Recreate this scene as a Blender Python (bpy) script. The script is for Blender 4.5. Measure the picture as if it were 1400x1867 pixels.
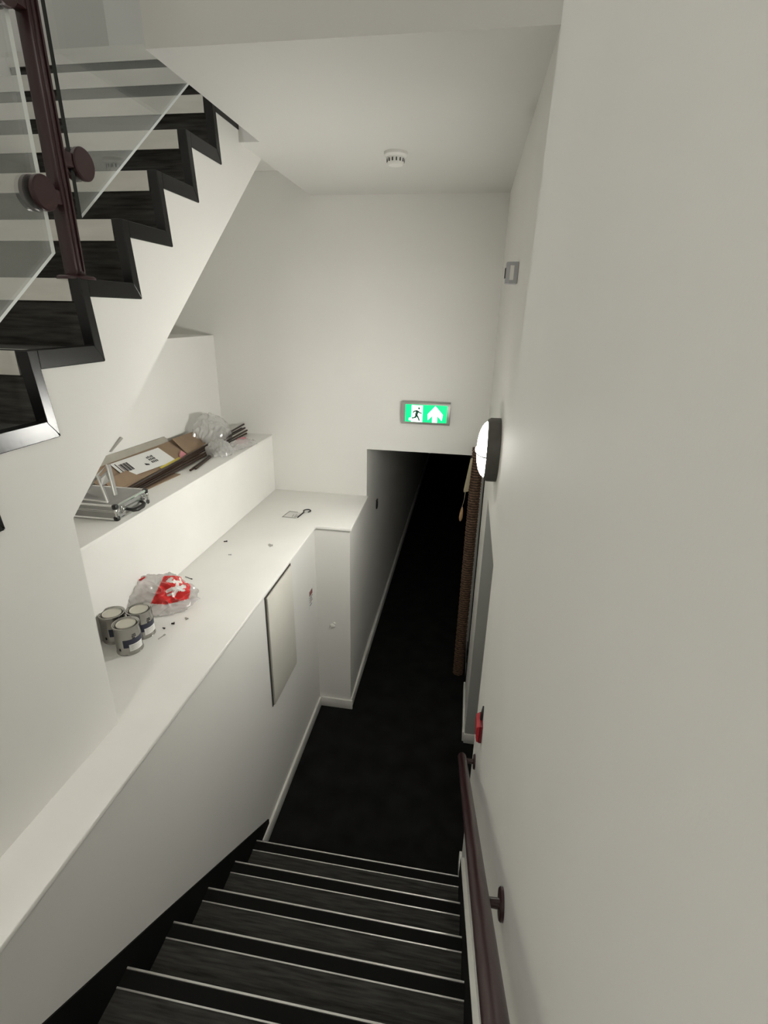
import bpy, bmesh, math, random
from mathutils import Vector, Matrix, noise
random.seed(7)
scene = bpy.context.scene
for o in list(bpy.data.objects):
    bpy.data.objects.remove(o)
COL = scene.collection

# ------------------------------------------------------------------ camera
cam_data = bpy.data.cameras.new('camera')
cam = bpy.data.objects.new('camera', cam_data)
COL.objects.link(cam)
RT = Vector((0.98666118, 0.16164620, 0.01924113))
UP = Vector((-0.07649734, 0.35606923, 0.93132318))
FW = Vector((-0.14369368, 0.92037232, -0.36368519))
m = Matrix((RT, UP, -FW)).transposed().to_4x4()
m.translation = Vector((-0.17128, 0.0, 2.93102))
cam.matrix_world = m
cam_data.sensor_fit = 'HORIZONTAL'
cam_data.sensor_width = 36.0
cam_data.lens = 926.49 / 1400.0 * 36.0
cam_data.clip_start = 0.02
scene.camera = cam

# ------------------------------------------------------------------ world, big lights, exposure
world = bpy.data.worlds.new('world')
scene.world = world
world.use_nodes = True
world.node_tree.nodes['Background'].inputs[0].default_value = (0.9, 0.95, 1.0, 1)
world.node_tree.nodes['Background'].inputs[1].default_value = 0.0
scene.view_settings.view_transform = 'Standard'
scene.view_settings.look = 'None'
scene.view_settings.gamma = 1.0
scene.view_settings.use_curve_mapping = False
scene.view_settings.exposure = 0.0
LAMP_STRENGTH = 145.0        # round wall lamp in view
LANDING_POWER = 26.0        # ceiling lamp over the landing behind the camera
UPSTAIRS_FILL_POWER = 25.0       # unseen lamp added upstairs to lift the ambient light


def area_lamp(name, loc, size, power, color, target):
    ld = bpy.data.lights.new(name, 'AREA')
    ld.shape = 'DISK'
    ld.size = size
    ld.energy = power
    ld.color = color
    o = bpy.data.objects.new(name, ld)
    COL.objects.link(o)
    o.location = loc
    o.rotation_euler = (Vector(target) - Vector(loc)).to_track_quat('-Z', 'Y').to_euler()
    return o


area_lamp('landing_light', (-0.85, -1.2, 4.28), 0.42, LANDING_POWER, (1.0, 0.97, 0.90), (-0.85, -1.2, 0))
area_lamp('upstairs_fill', (-1.9, 1.45, 6.08), 0.5, UPSTAIRS_FILL_POWER, (0.97, 0.98, 0.95), (-1.9, 1.45, 0))

# ------------------------------------------------------------------ materials
MATS = {}


def mat(name, color, rough=0.5, metal=0.0, spec=0.5, bump=None, vary=None, **kw):
    """principled material with optional procedural colour variation and fine relief"""
    mt = bpy.data.materials.new(name)
    mt.use_nodes = True
    nt = mt.node_tree
    b = nt.nodes['Principled BSDF']
    b.inputs['Base Color'].default_value = (*color, 1)
    b.inputs['Roughness'].default_value = rough
    b.inputs['Metallic'].default_value = metal
    b.inputs['Specular IOR Level'].default_value = spec
    for k, v in kw.items():
        b.inputs[k.replace('_', ' ')].default_value = v
    tc = nt.nodes.new('ShaderNodeTexCoord')
    if vary:
        scale, amount, stretch = vary
        mp = nt.nodes.new('ShaderNodeMapping')
        mp.inputs['Scale'].default_value = stretch
        nt.links.new(tc.outputs['Object'], mp.inputs['Vector'])
        n = nt.nodes.new('ShaderNodeTexNoise')
        n.inputs['Scale'].default_value = scale
        n.inputs['Detail'].default_value = 4
        nt.links.new(mp.outputs['Vector'], n.inputs['Vector'])
        r = nt.nodes.new('ShaderNodeValToRGB')
        r.color_ramp.elements[0].position = 0.3
        r.color_ramp.elements[1].position = 0.7
        r.color_ramp.elements[0].color = (*[c * (1 - amount) for c in color], 1)
        r.color_ramp.elements[1].color = (*[min(1, c * (1 + amount)) for c in color], 1)
        nt.links.new(n.outputs['Fac'], r.inputs['Fac'])
        nt.links.new(r.outputs['Color'], b.inputs['Base Color'])
    if bump:
        scale, strength, dist = bump
        n2 = nt.nodes.new('ShaderNodeTexNoise')
        n2.inputs['Scale'].default_value = scale
        n2.inputs['Detail'].default_value = 3
        nt.links.new(tc.outputs['Object'], n2.inputs['Vector'])
        bp = nt.nodes.new('ShaderNodeBump')
        bp.inputs['Strength'].default_value = strength
        bp.inputs['Distance'].default_value = dist
        nt.links.new(n2.outputs['Fac'], bp.inputs['Height'])
        nt.links.new(bp.outputs['Normal'], b.inputs['Normal'])
    MATS[name] = mt
    return mt


def mat_mix(name, color, transp, gloss=0.15, rough=0.1, translucent=0.3):
    """thin clear film: transparent + white body + gloss"""
    mt = bpy.data.materials.new(name)
    mt.use_nodes = True
    nt = mt.node_tree
    nt.nodes.clear()
    out = nt.nodes.new('ShaderNodeOutputMaterial')
    tr = nt.nodes.new('ShaderNodeBsdfTransparent')
    df = nt.nodes.new('ShaderNodeBsdfDiffuse')
    tl = nt.nodes.new('ShaderNodeBsdfTranslucent')
    gl = nt.nodes.new('ShaderNodeBsdfGlossy')
    df.inputs['Color'].default_value = (*color, 1)
    tl.inputs['Color'].default_value = (*color, 1)
    gl.inputs['Roughness'].default_value = rough
    m1 = nt.nodes.new('ShaderNodeMixShader')
    m1.inputs[0].default_value = translucent
    nt.links.new(df.outputs[0], m1.inputs[1])
    nt.links.new(tl.outputs[0], m1.inputs[2])
    m2 = nt.nodes.new('ShaderNodeMixShader')
    m2.inputs[0].default_value = transp
    nt.links.new(m1.outputs[0], m2.inputs[1])
    nt.links.new(tr.outputs[0], m2.inputs[2])
    m3 = nt.nodes.new('ShaderNodeMixShader')
    lw = nt.nodes.new('ShaderNodeLayerWeight')
    lw.inputs['Blend'].default_value = 0.35
    mm = nt.nodes.new('ShaderNodeMath')
    mm.operation = 'MULTIPLY_ADD'
    mm.inputs[1].default_value = gloss
    mm.inputs[2].default_value = gloss * 0.4
    nt.links.new(lw.outputs['Fresnel'], mm.inputs[0])
    nt.links.new(mm.outputs[0], m3.inputs[0])
    nt.links.new(m2.outputs[0], m3.inputs[1])
    nt.links.new(gl.outputs[0], m3.inputs[2])
    nt.links.new(m3.outputs[0], out.inputs[0])
    MATS[name] = mt
    return mt


def mat_emit(name, color, strength):
    mt = bpy.data.materials.new(name)
    mt.use_nodes = True
    b = mt.node_tree.nodes['Principled BSDF']
    b.inputs['Base Color'].default_value = (*color, 1)
    b.inputs['Emission Color'].default_value = (*color, 1)
    b.inputs['Emission Strength'].default_value = strength
    b.inputs['Roughness'].default_value = 0.3
    MATS[name] = mt
    return mt


mat('wall_paint', (0.80, 0.79, 0.755), 0.65, spec=0.3, bump=(220, 0.06, 0.002), vary=(1.3, 0.018, (1, 1, 1)))
mat('ceiling_paint', (0.70, 0.69, 0.66), 0.8, spec=0.2, bump=(160, 0.05, 0.002), vary=(1.0, 0.018, (1, 1, 1)))
mat('ledge_paint', (0.88, 0.87, 0.835), 0.42, spec=0.4, bump=(60, 0.03, 0.002), vary=(3, 0.025, (1, 1, 1)))
mat('gloss_white', (0.76, 0.75, 0.70), 0.35, bump=(40, 0.05, 0.002), vary=(8, 0.05, (1, 1, 1)))
mat('panel_white', (0.72, 0.70, 0.63), 0.45, vary=(4, 0.02, (1, 1, 1)))
mat('dark_gap', (0.06, 0.055, 0.045), 0.8)
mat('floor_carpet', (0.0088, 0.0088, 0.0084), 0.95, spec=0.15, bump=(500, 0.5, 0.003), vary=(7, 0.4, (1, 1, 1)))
mat('stair_carpet', (0.043, 0.0415, 0.037), 0.9, spec=0.2, bump=(400, 0.5, 0.003), vary=(10, 0.55, (0.7, 9, 9)))
mat('nosing_insert', (0.008, 0.008, 0.0072), 0.9, spec=0.1, bump=(300, 0.3, 0.002))
mat('aluminium', (0.62, 0.61, 0.57), 0.38, metal=0.75, vary=(30, 0.06, (0.2, 1, 1)))
mat('black_string', (0.0035, 0.0035, 0.0035), 0.75, spec=0.2)
mat('black_trim', (0.006, 0.006, 0.0065), 0.26, spec=0.35, bump=(90, 0.05, 0.002))
mat('maroon', (0.034, 0.012, 0.013), 0.3, spec=0.5, bump=(120, 0.06, 0.002))
mat('lamp_body', (0.085, 0.08, 0.07), 0.5, vary=(30, 0.1, (1, 1, 1)))
mat('white_plastic', (0.78, 0.77, 0.73), 0.4)
mat('grey_plastic', (0.42, 0.42, 0.43), 0.4)
mat('black_plastic', (0.012, 0.012, 0.012), 0.4)
mat('red_plastic', (0.42, 0.022, 0.03), 0.35)
mat('dark_red_plastic', (0.16, 0.008, 0.012), 0.35)
mat('sign_body', (0.40, 0.39, 0.37), 0.35, metal=0.4)
mat_emit('sign_green', (0.0, 0.62, 0.20), 1.15)
mat_emit('sign_white', (0.80, 1.0, 0.88), 1.3)
mat('sign_figure', (0.01, 0.12, 0.07), 0.5)
mat_emit('lens_glow', (1.0, 0.985, 0.92), LAMP_STRENGTH)
nt = MATS['lens_glow'].node_tree                     # opal lens: brightest over its light source, weaker at the rim
tcn = nt.nodes.new('ShaderNodeTexCoord')
sep = nt.nodes.new('ShaderNodeSeparateXYZ')
cmb = nt.nodes.new('ShaderNodeCombineXYZ')
ln = nt.nodes.new('ShaderNodeVectorMath')
ln.operation = 'LENGTH'
mr = nt.nodes.new('ShaderNodeMapRange')
for i_, v_ in ((1, 0.05), (2, 0.135), (3, LAMP_STRENGTH * 1.35), (4, LAMP_STRENGTH * 0.22)):
    mr.inputs[i_].default_value = v_
nt.links.new(tcn.outputs['Object'], sep.inputs[0])
nt.links.new(sep.outputs['Y'], cmb.inputs['Y'])
nt.links.new(sep.outputs['Z'], cmb.inputs['Z'])
nt.links.new(cmb.outputs[0], ln.inputs[0])
nt.links.new(ln.outputs['Value'], mr.inputs[0])
nt.links.new(mr.outputs[0], nt.nodes['Principled BSDF'].inputs['Emission Strength'])
mat_emit('added_lamp_glow', (1.0, 0.97, 0.90), 6.0)
mat('tin', (0.37, 0.36, 0.34), 0.2, metal=0.95, vary=(12, 0.08, (1, 1, 0.4)))
mat('tin_lid', (0.56, 0.54, 0.47), 0.4, metal=0.45, vary=(15, 0.06, (1, 1, 1)))
mat('navy_label', (0.018, 0.022, 0.045), 0.4)
mat('paper_white', (0.78, 0.78, 0.76), 0.7)
mat('ink', (0.02, 0.02, 0.022), 0.7)
mat('cardboard', (0.27, 0.19, 0.125), 0.85, bump=(60, 0.15, 0.003), vary=(6, 0.12, (1, 1, 1)))
mat('cardboard_grey', (0.36, 0.34, 0.29), 0.85, vary=(6, 0.1, (1, 1, 1)))
mat('brown_bar', (0.035, 0.018, 0.011), 0.4, vary=(9, 0.3, (1, 0.2, 1)))
mat('yellow_tape', (0.65, 0.52, 0.08), 0.5)
mat('pink_paper', (0.55, 0.22, 0.25), 0.6)
mat('case_panel', (0.34, 0.34, 0.325), 0.5, metal=0.25, bump=(300, 0.1, 0.001), vary=(14, 0.05, (1, 1, 1)))
mat('chrome', (0.75, 0.75, 0.74), 0.2, metal=1.0)
wk_m = mat('wicker', (0.15, 0.085, 0.048), 0.75, vary=(45, 0.5, (1, 1, 1)))
nt = wk_m.node_tree                                  # darker gaps between the woven rows
src = [l.from_socket for l in nt.links if l.to_socket.name == 'Base Color'][0]
wv = nt.nodes.new('ShaderNodeTexWave')
wv.bands_direction = 'Z'
wv.inputs['Scale'].default_value = 0.314 / 0.021
wv.inputs['Distortion'].default_value = 1.2
wv.inputs['Detail'].default_value = 1.0
wv.inputs['Detail Scale'].default_value = 3.0
tcn = nt.nodes.new('ShaderNodeTexCoord')
nt.links.new(tcn.outputs['Object'], wv.inputs['Vector'])
mxn = nt.nodes.new('ShaderNodeMix')
mxn.data_type = 'RGBA'
mxn.blend_type = 'MULTIPLY'
mxn.inputs[0].default_value = 0.85
nt.links.new(src, mxn.inputs[6])
nt.links.new(wv.outputs['Color'], mxn.inputs[7])
nt.links.new(mxn.outputs[2], nt.nodes['Principled BSDF'].inputs['Base Color'])
mat('beige_cloth', (0.42, 0.36, 0.25), 0.85, bump=(200, 0.2, 0.002))
mat('wood_light', (0.40, 0.25, 0.13), 0.55, vary=(12, 0.15, (1, 1, 0.3)))
mat('grey_metal', (0.45, 0.44, 0.41), 0.4, metal=0.6)
mat('red_print', (0.62, 0.02, 0.02), 0.35)
mat('white_print', (0.82, 0.80, 0.77), 0.4)
mat_mix('film', (0.99, 0.985, 0.97), 0.60, 0.26, 0.10, 0.5)
mat_mix('clear_film', (0.9, 0.9, 0.88), 0.93, 0.06, 0.1, 0.3)
mat('notice_print', (0.22, 0.07, 0.06), 0.7)
mat('door_grey', (0.42, 0.425, 0.40), 0.5, vary=(3, 0.03, (1, 1, 1)))
mat_mix('bag_film', (0.99, 0.95, 0.95), 0.62, 0.32, 0.12, 0.5)
mat_mix('acrylic', (0.85, 0.85, 0.83), 0.62, 0.6, 0.08, 0.3)
mat_mix('glass', (0.62, 0.72, 0.68), 0.955, 0.22, 0.0, 0.0)
mat('glass_edge', (0.90, 0.93, 0.91), 0.15, spec=0.8)
mat('glass_edge_dark', (0.010, 0.013, 0.012), 0.3)

# ------------------------------------------------------------------ mesh helpers


def bm_new():
    return bmesh.new()


def face(bm, vs, mi=0):
    try:
        f = bm.faces.new(vs)
        f.material_index = mi
        return f
    except ValueError:
        return None


def box(bm, x0, x1, y0, y1, z0, z1, bev=0.0):
    b = bmesh.new()
    v = [b.verts.new((x, y, z)) for x in (x0, x1) for y in (y0, y1) for z in (z0, z1)]
    for q in ((0, 1, 3, 2), (4, 6, 7, 5), (0, 4, 5, 1), (2, 3, 7, 6), (0, 2, 6, 4), (1, 5, 7, 3)):
        b.faces.new([v[i] for i in q])
    bmesh.ops.recalc_face_normals(b, faces=b.faces)
    if bev > 0:
        bmesh.ops.bevel(b, geom=list(b.edges), offset=bev, segments=2, profile=0.5, affect='EDGES', clamp_overlap=True)
    merge(bm, b)
    return bm


def merge(bm, b, M=None):
    if M is not None:
        b.transform(M)
    me = bpy.data.meshes.new('tmp')
    b.to_mesh(me)
    b.free()
    bm.from_mesh(me)
    bpy.data.meshes.remove(me)


def prism(bm, pts, axis, a0, a1, bev=0.0):
    """extrude polygon pts (2-D) along axis 'x','y' or 'z' from a0 to a1"""
    b = bmesh.new()

    def P(p, a):
        if axis == 'x':
            return (a, p[0], p[1])
        if axis == 'y':
            return (p[0], a, p[1])
        return (p[0], p[1], a)
    A = [b.verts.new(P(p, a0)) for p in pts]
    B = [b.verts.new(P(p, a1)) for p in pts]
    b.faces.new(A)
    b.faces.new(list(reversed(B)))
    n = len(pts)
    for i in range(n):
        b.faces.new((A[i], B[i], B[(i + 1) % n], A[(i + 1) % n]))
    bmesh.ops.recalc_face_normals(b, faces=b.faces)
    if bev > 0:
        bmesh.ops.bevel(b, geom=list(b.edges), offset=bev, segments=2, profile=0.5, affect='EDGES', clamp_overlap=True)
    merge(bm, b)
    return bm


def lathe(bm, prof, origin, axis=(0, 0, 1), n=40):
    """revolve (radius, height) profile around an axis"""
    b = bmesh.new()
    rings = []
    for r, h in prof:
        if r < 1e-6:
            rings.append([b.verts.new((0, 0, h))])
        else:
            rings.append([b.verts.new((r * math.cos(2 * math.pi * i / n), r * math.sin(2 * math.pi * i / n), h)) for i in range(n)])
    for a, c in zip(rings, rings[1:]):
        for i in range(n):
            j = (i + 1) % n
            if len(a) == 1 and len(c) == 1:
                continue
            if len(a) == 1:
                face(b, (a[0], c[i], c[j]))
            elif len(c) == 1:
                face(b, (a[i], a[j], c[0]))
            else:
                face(b, (a[i], a[j], c[j], c[i]))
    if len(rings[0]) > 1:
        face(b, list(reversed(rings[0])))
    if len(rings[-1]) > 1:
        face(b, rings[-1])
    bmesh.ops.recalc_face_normals(b, faces=b.faces)
    q = Vector((0, 0, 1)).rotation_difference(Vector(axis).normalized())
    merge(bm, b, Matrix.Translation(Vector(origin)) @ q.to_matrix().to_4x4())
    return bm


def tube(bm, pts, r, n=12, close=True):
    pts = [Vector(p) for p in pts]
    b = bmesh.new()
    rings = []
    ref = Vector((0, 0, 1))
    for i, p in enumerate(pts):
        t = (pts[min(i + 1, len(pts) - 1)] - pts[max(i - 1, 0)]).normalized()
        if abs(t.dot(ref)) > 0.97:
            ref = Vector((1, 0, 0))
        s = t.cross(ref).normalized()
        w = s.cross(t)
        rr = r[i] if isinstance(r, (list, tuple)) else r
        rings.append([b.verts.new(p + rr * (math.cos(2 * math.pi * k / n) * s + math.sin(2 * math.pi * k / n) * w)) for k in range(n)])
    for a, c in zip(rings, rings[1:]):
        for k in range(n):
            face(b, (a[k], a[(k + 1) % n], c[(k + 1) % n], c[k]))
    if close:
        face(b, list(reversed(rings[0])))
        face(b, rings[-1])
    bmesh.ops.recalc_face_normals(b, faces=b.faces)
    merge(bm, b)
    return bm


OFF = {}


def link(name, bm, material, parent=None, smooth=False, loc=None):
    me = bpy.data.meshes.new(name)
    off = OFF[parent.name] if parent is not None else Vector(loc or (0, 0, 0))
    if off.length > 0:
        bm.transform(Matrix.Translation(-off))
    bm.to_mesh(me)
    bm.free()
    o = bpy.data.objects.new(name, me)
    for mname in ([material] if isinstance(material, str) else material):
        me.materials.append(MATS[mname])
    COL.objects.link(o)
    if parent is not None:
        o.parent = parent
    else:
        o.location = off
    OFF[o.name] = off
    if smooth:
        for p in me.polygons:
            p.use_smooth = True
        if smooth == 'auto':
            try:
                me.set_sharp_from_angle(angle=math.radians(35))
            except Exception:
                pass
    return o


def thing(name, label, cat, loc, group=None):
    o = bpy.data.objects.new(name, None)
    o.empty_display_size = 0.05
    COL.objects.link(o)
    o.location = loc
    OFF[o.name] = Vector(loc)
    tag(o, label, cat, group)
    return o


def tag(o, label, cat, group=None):
    o['label'] = label
    o['category'] = cat
    if group:
        o['group'] = group
    return o


def struct(name, bm, material, smooth=False):
    o = link(name, bm, material, None, smooth)
    o['kind'] = 'structure'
    return o


def share(o, name, parent, delta=(0, 0, 0)):
    """another part with the same mesh data, moved by delta"""
    c = bpy.data.objects.new(name, o.data)
    COL.objects.link(c)
    c.parent = parent
    c.location = Vector(o.location) + Vector(delta)
    OFF[c.name] = OFF[o.name] - Vector(delta)
    return c


# ------------------------------------------------------------------ dimensions (metres)
XL, XCL, X2, XB, XS, XW = -1.1467, -0.895, -1.68, -2.097, -1.3056, -2.62
YE, YC, YW, YB = 3.8, 3.127, 1.243, -1.95
ZC, ZK, Z1, Z2, Z3, ZT = 3.6575, 1.944, 1.5588, 2.0168, 2.7545, 6.15
G, H, Y0, ST = 0.2412, 0.1778, 1.841, 0.055         # lower flight
GA, HA, YA, ZA = 0.2408, 0.1865, 1.240, 2.774       # upper flight, edge of the white string
DN, DE = 2.05, 2.945                                 # doorway in the right wall
TH = 0.12
YK = 14.0                                             # far end of the dark corridor

# ------------------------------------------------------------------ room shell
b = bm_new()
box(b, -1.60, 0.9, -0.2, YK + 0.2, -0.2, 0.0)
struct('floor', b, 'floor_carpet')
b = bm_new()
box(b, XW, 0.0, YB, Y0 - 8 * G, 1.35, 9 * H)
struct('floor_landing', b, 'stair_carpet')

b = bm_new()                                         # right wall: doorway, narrow slot, jamb beside the corridor
box(b, 0, TH, YB, DN, -0.2, ZT)
box(b, 0, TH, DN, DE, 1.91, ZT)
box(b, 0, TH, DE, 3.505, -0.2, 1.96)
box(b, 0, TH, 3.645, 3.80, -0.2, 1.96)
box(b, 0, TH, DE, YE + TH, 1.96, ZT)
box(b, TH - 0.01, TH + 0.05, 3.5, 3.65, -0.2, 1.96)
box(b, 0.0, TH, 3.80, YK, -0.2, 2.35)
struct('wall_right', b, 'wall_paint')
b = bm_new()                                         # small dark lobby behind the doorway
box(b, 0.95, 1.05, DN - 0.3, DE + 0.3, -0.2, 2.4)
box(b, TH, 0.95, DN - 0.4, DN - 0.3, -0.2, 2.4)
box(b, TH, 0.95, DE + 0.3, DE + 0.4, -0.2, 2.4)
box(b, TH, 1.05, DN - 0.4, DE + 0.4, 2.4, 2.5)
struct('wall_lobby', b, 'wall_paint')

b = bm_new()                                         # end wall with the low corridor opening
box(b, XW - TH, -0.909, YE, YE + TH, 0.0, ZT)
box(b, -0.909, 0.0, YE, YE + TH, ZK, ZT)
struct('wall_end', b, 'wall_paint')

b = bm_new()                                         # corridor beyond
box(b, XCL - 0.1, XCL - 0.014, YE + TH, YK, 0, 2.35)
box(b, XCL - 0.1, 0.1, YK, YK + 0.1, 0, 2.35)
struct('wall_corridor', b, 'wall_paint')
b = bm_new()
box(b, XCL - 0.1, 0.1, YE + TH, YK, 2.25, 2.35)
struct('ceiling_corridor', b, 'ceiling_paint')

b = bm_new()                                         # ceiling slab with its upstand over the stairs
box(b, -1.205, 0.0, 1.785, YE, ZC, ZT)
box(b, XS, -1.205, 2.672, YE, ZC, ZT)
struct('ceiling', b, 'ceiling_paint')
b = bm_new()
box(b, XW - TH, TH, YB - TH, YE + TH, ZT, ZT + 0.1)
struct('ceiling_upstairs', b, 'ceiling_paint')

b = bm_new()
box(b, XW - TH, TH, YB - TH, YB, 1.0, ZT)
struct('wall_back', b, 'wall_paint')
b = bm_new()
box(b, XW - TH, XW, YB, YE, Z1 - 0.2, ZT)
struct('wall_left', b, 'wall_paint')

# low wall beside the lower flight, with the projecting pier
b = bm_new()
prism(b, [(XL, -0.4), (XL, YC), (XCL, YC), (XCL - 0.012, YE), (XW, YE), (XW, -0.4)], 'z', 0.0, Z1 - 0.022)
struct('wall_low', b, 'wall_paint')
b = bm_new()                                         # painted board that caps it
e = 0.014
prism(b, [(XL + e, YB), (XL + e, YC - e), (XCL + e, YC - e), (XCL - 0.012 + e, YE), (X2, YE), (X2, YB)], 'z', Z1 - 0.022, Z1, 0.004)
struct('trim_1', b, 'ledge_paint', 'auto')
# upper ledge and the wall behind it
b = bm_new()
box(b, XB, X2, -0.4, YE, Z1 - 0.05, Z2 - 0.018)
struct('wall_ledge', b, 'ledge_paint')
b = bm_new()
box(b, XB, X2 + 0.004, -0.4, YE, Z2 - 0.018, Z2, 0.003)
struct('trim_2', b, 'ledge_paint', 'auto')
b = bm_new()
box(b, XW, XB, -0.4, YE, Z1, Z3)
struct('wall_niche', b, 'wall_paint')

# wall under the upper flight
b = bm_new()
s0 = 2.343
slope = HA / GA
prism(b, [(YB, Z1), (YW, Z1), (YW, s0), (0.35, s0 + (0.35 - YW) * slope), (YA - 6 * GA, 1.62), (YB, 1.62)], 'x', XS - 0.09, XS)
struct('wall_stair', b, 'wall_paint')

# baseboards
BH, BT = 0.085, 0.016


def baseboard(name, x0, x1, y0, y1):
    b = bm_new()
    box(b, x0, x1, y0, y1, 0, BH, 0.004)
    struct(name, b, 'gloss_white', 'auto')


baseboard('baseboard_left', XL, XL + BT, Y0 + 0.01, YC)
baseboard('baseboard_pier', XL, XCL + BT, YC - BT, YC)
baseboard('baseboard_corridor', XCL - 0.014, XCL + BT - 0.006, YC, YK)
baseboard('baseboard_right', -BT, 0, Y0 + 0.03, DN)
baseboard('baseboard_doorway', -0.004, TH, DE - BT, DE)
baseboard('baseboard_far', -BT, 0, DE, 3.505)

# ------------------------------------------------------------------ staircases


def nosing(parent, x0, x1, yf, z, lip, scale=1.0):
    """metal stair nosing: front lip, front bead, dark insert, rear bead"""
    b = bm_new()
    prism(b, [(yf - 0.004, z - lip), (yf + 0.003, z - lip), (yf + 0.003, z), (yf + 0.002, z + 0.0035), (yf - 0.004, z + 0.0035)] if scale > 0 else
          [(yf + 0.004, z - lip), (yf - 0.003, z - lip), (yf - 0.003, z), (yf - 0.002, z + 0.0035), (yf + 0.004, z + 0.0035)], 'x', x0, x1)
    d = 1 if scale > 0 else -1
    a, c = sorted((yf + d * (ST - 0.004), yf + d * (ST + 0.001)))
    box(b, x0, x1, a, c, z, z + 0.0035)
    n = link('nosing', b, 'aluminium', parent)
    b = bm_new()
    a, c = sorted((yf + d * 0.004, yf + d * (ST - 0.004)))
    box(b, x0, x1, a, c, z, z + 0.002)
    link('nosing_insert', b, 'nosing_insert', parent)
    return n


stairs = thing('staircase', 'dark carpeted flight descending to the corridor with pale metal nosings', 'stairs', (-0.57, Y0, 0))
for k in range(1, 10):
    yf, z = Y0 - (k - 1) * G, k * H
    b = bm_new()
    if k < 9:
        prism(b, [(yf, z), (yf - 0.017, max(0, z - H)), (yf - G - 0.02, max(0, z - H)), (yf - G - 0.02, z)], 'x', XL + 0.007, -0.021)
    else:
        prism(b, [(yf, z), (yf - 0.017, z - H), (yf - 0.15, z - H), (yf - 0.15, z)], 'x', XL + 0.007, -0.021)
    st = link('step', b, 'stair_carpet', stairs)
    nosing(st, XL + 0.007, -0.021, yf, z, 0.05, -1)
pitch = lambda y: H * (1 + (Y0 - y) / G)
b = bm_new()                                         # black strings
prism(b, [(2.02, 0.0), (2.02, 0.118), (1.092, pitch(1.092) + 0.088), (0.3, pitch(0.3) + 0.088), (0.3, pitch(0.3) - 0.4), (1.2, 0)], 'x', XL, XL + 0.006)
link('string', b, 'black_string', stairs)
b = bm_new()
prism(b, [(1.87, 0.0), (1.87, pitch(1.87) + 0.12), (0.2, pitch(0.2) + 0.165), (0.2, pitch(0.2) - 0.4), (1.2, 0)], 'x', -0.020, -0.001)
link('string', b, 'black_string', stairs)
b = bm_new()
prism(b, [(1.87, pitch(1.87) + 0.12), (1.87, pitch(1.87) + 0.132), (0.2, pitch(0.2) + 0.177), (0.2, pitch(0.2) + 0.165)], 'x', -0.019, -0.001)
link('string_cap', b, 'gloss_white', stairs)

KA, KB = -6, 7
TR = 0.045                                           # width of the black edging
up = thing('staircase', 'white sided upper flight with black zigzag edging and dark carpeted steps', 'stairs', (-1.9, YA, Z1))
b = bm_new()
zig = []
for k in range(KA, KB + 1):
    y, z = YA + k * GA, ZA + k * HA
    zig += [(y, z), (y + GA + 0.017, z)]
zig[-1] = (YE - 0.005, zig[-1][1])
sof = lambda y: s0 + (y - YW) * slope
body = zig + [(YE - 0.005, 3.80), (YW + (3.80 - s0) / slope, 3.80), (0.35, sof(0.35)), (zig[0][0], 1.62)]
prism(b, body, 'x', XW + 0.005, XS)
link('stringer', b, 'wall_paint', up)
for k in range(KA, KB + 1):
    y, z = YA + k * GA, ZA + k * HA
    yr = y - 0.03
    zt = z + TR
    yend = (y + GA + 0.017) if k < KB else YE - 0.01
    b = bm_new()
    prism(b, [(yr, zt), (yr + 0.017, z - HA + TR), (y + 0.016, z - HA + TR), (y - 0.002, z + 0.001), (yend - 0.02, z + 0.001), (yend - 0.03, zt)], 'x', XW + 0.005, XS - 0.004)
    st = link('step', b, 'stair_carpet', up)
    nosing(st, XW + 0.005, XS - 0.032, yr, zt, 0.058, 1)
    b = bm_new()                                     # riser edging
    prism(b, [(yr - 0.006, zt + 0.005), (yr + 0.011, z - HA + TR), (y + 0.018, z - HA + 0.001), (y, z), (y, zt + 0.005)], 'x', XS - 0.03, XS + 0.005, 0.002)
    link('riser_edging', b, 'black_trim', up)
    b = bm_new()                                     # tread edging
    prism(b, [(y + 0.0005, z), (yend + 0.0, z), (yend - 0.027, zt + 0.005), (y + 0.0005, zt + 0.005)], 'x', XS - 0.03, XS + 0.004, 0.002)
    link('tread_edging', b, 'black_trim', up)

# ------------------------------------------------------------------ glass balustrade of the upper flight
XG = XS - 0.035
bal = thing('glass_balustrade', 'glass balustrade with maroon post and round clamps on the upper flight', 'balustrade', (XG, 1.49, ZA + HA + TR))
zf = ZA + HA + TR + 0.004
b = bm_new()
box(b, XG - 0.021, XG + 0.021, 1.463, 1.509, zf, 4.15, 0.008)
link('post', b, 'maroon', bal, 'auto')
b = bm_new()
box(b, XG - 0.002, XG + 0.026, 1.474, 1.480, zf + 0.02, 4.1, 0.002)
box(b, XG - 0.002, XG + 0.026, 1.492, 1.498, zf + 0.02, 4.1, 0.002)
link('post_rib', b, 'maroon', bal, 'auto')
b = bm_new()
lathe(b, [(0.052, 0), (0.052, 0.006), (0.046, 0.010), (0.0, 0.010)], (XG, 1.486, zf - 0.002))
link('base_flange', b, 'maroon', bal, 'auto')


def glass_panel(pts, dark):
    b = bm_new()
    prism(b, pts, 'x', XG - 0.006, XG + 0.006)
    b.faces.ensure_lookup_table()
    for f in b.faces:
        if abs(f.normal.x) < 0.5:
            f.material_index = 1
            c = f.calc_center_median()
            if dark and abs(f.normal.y) > 0.9 and c.y < 1.7:
                f.material_index = 2
    return link('glass_panel', b, ['glass', 'glass_edge', 'glass_edge_dark'], bal)


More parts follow.
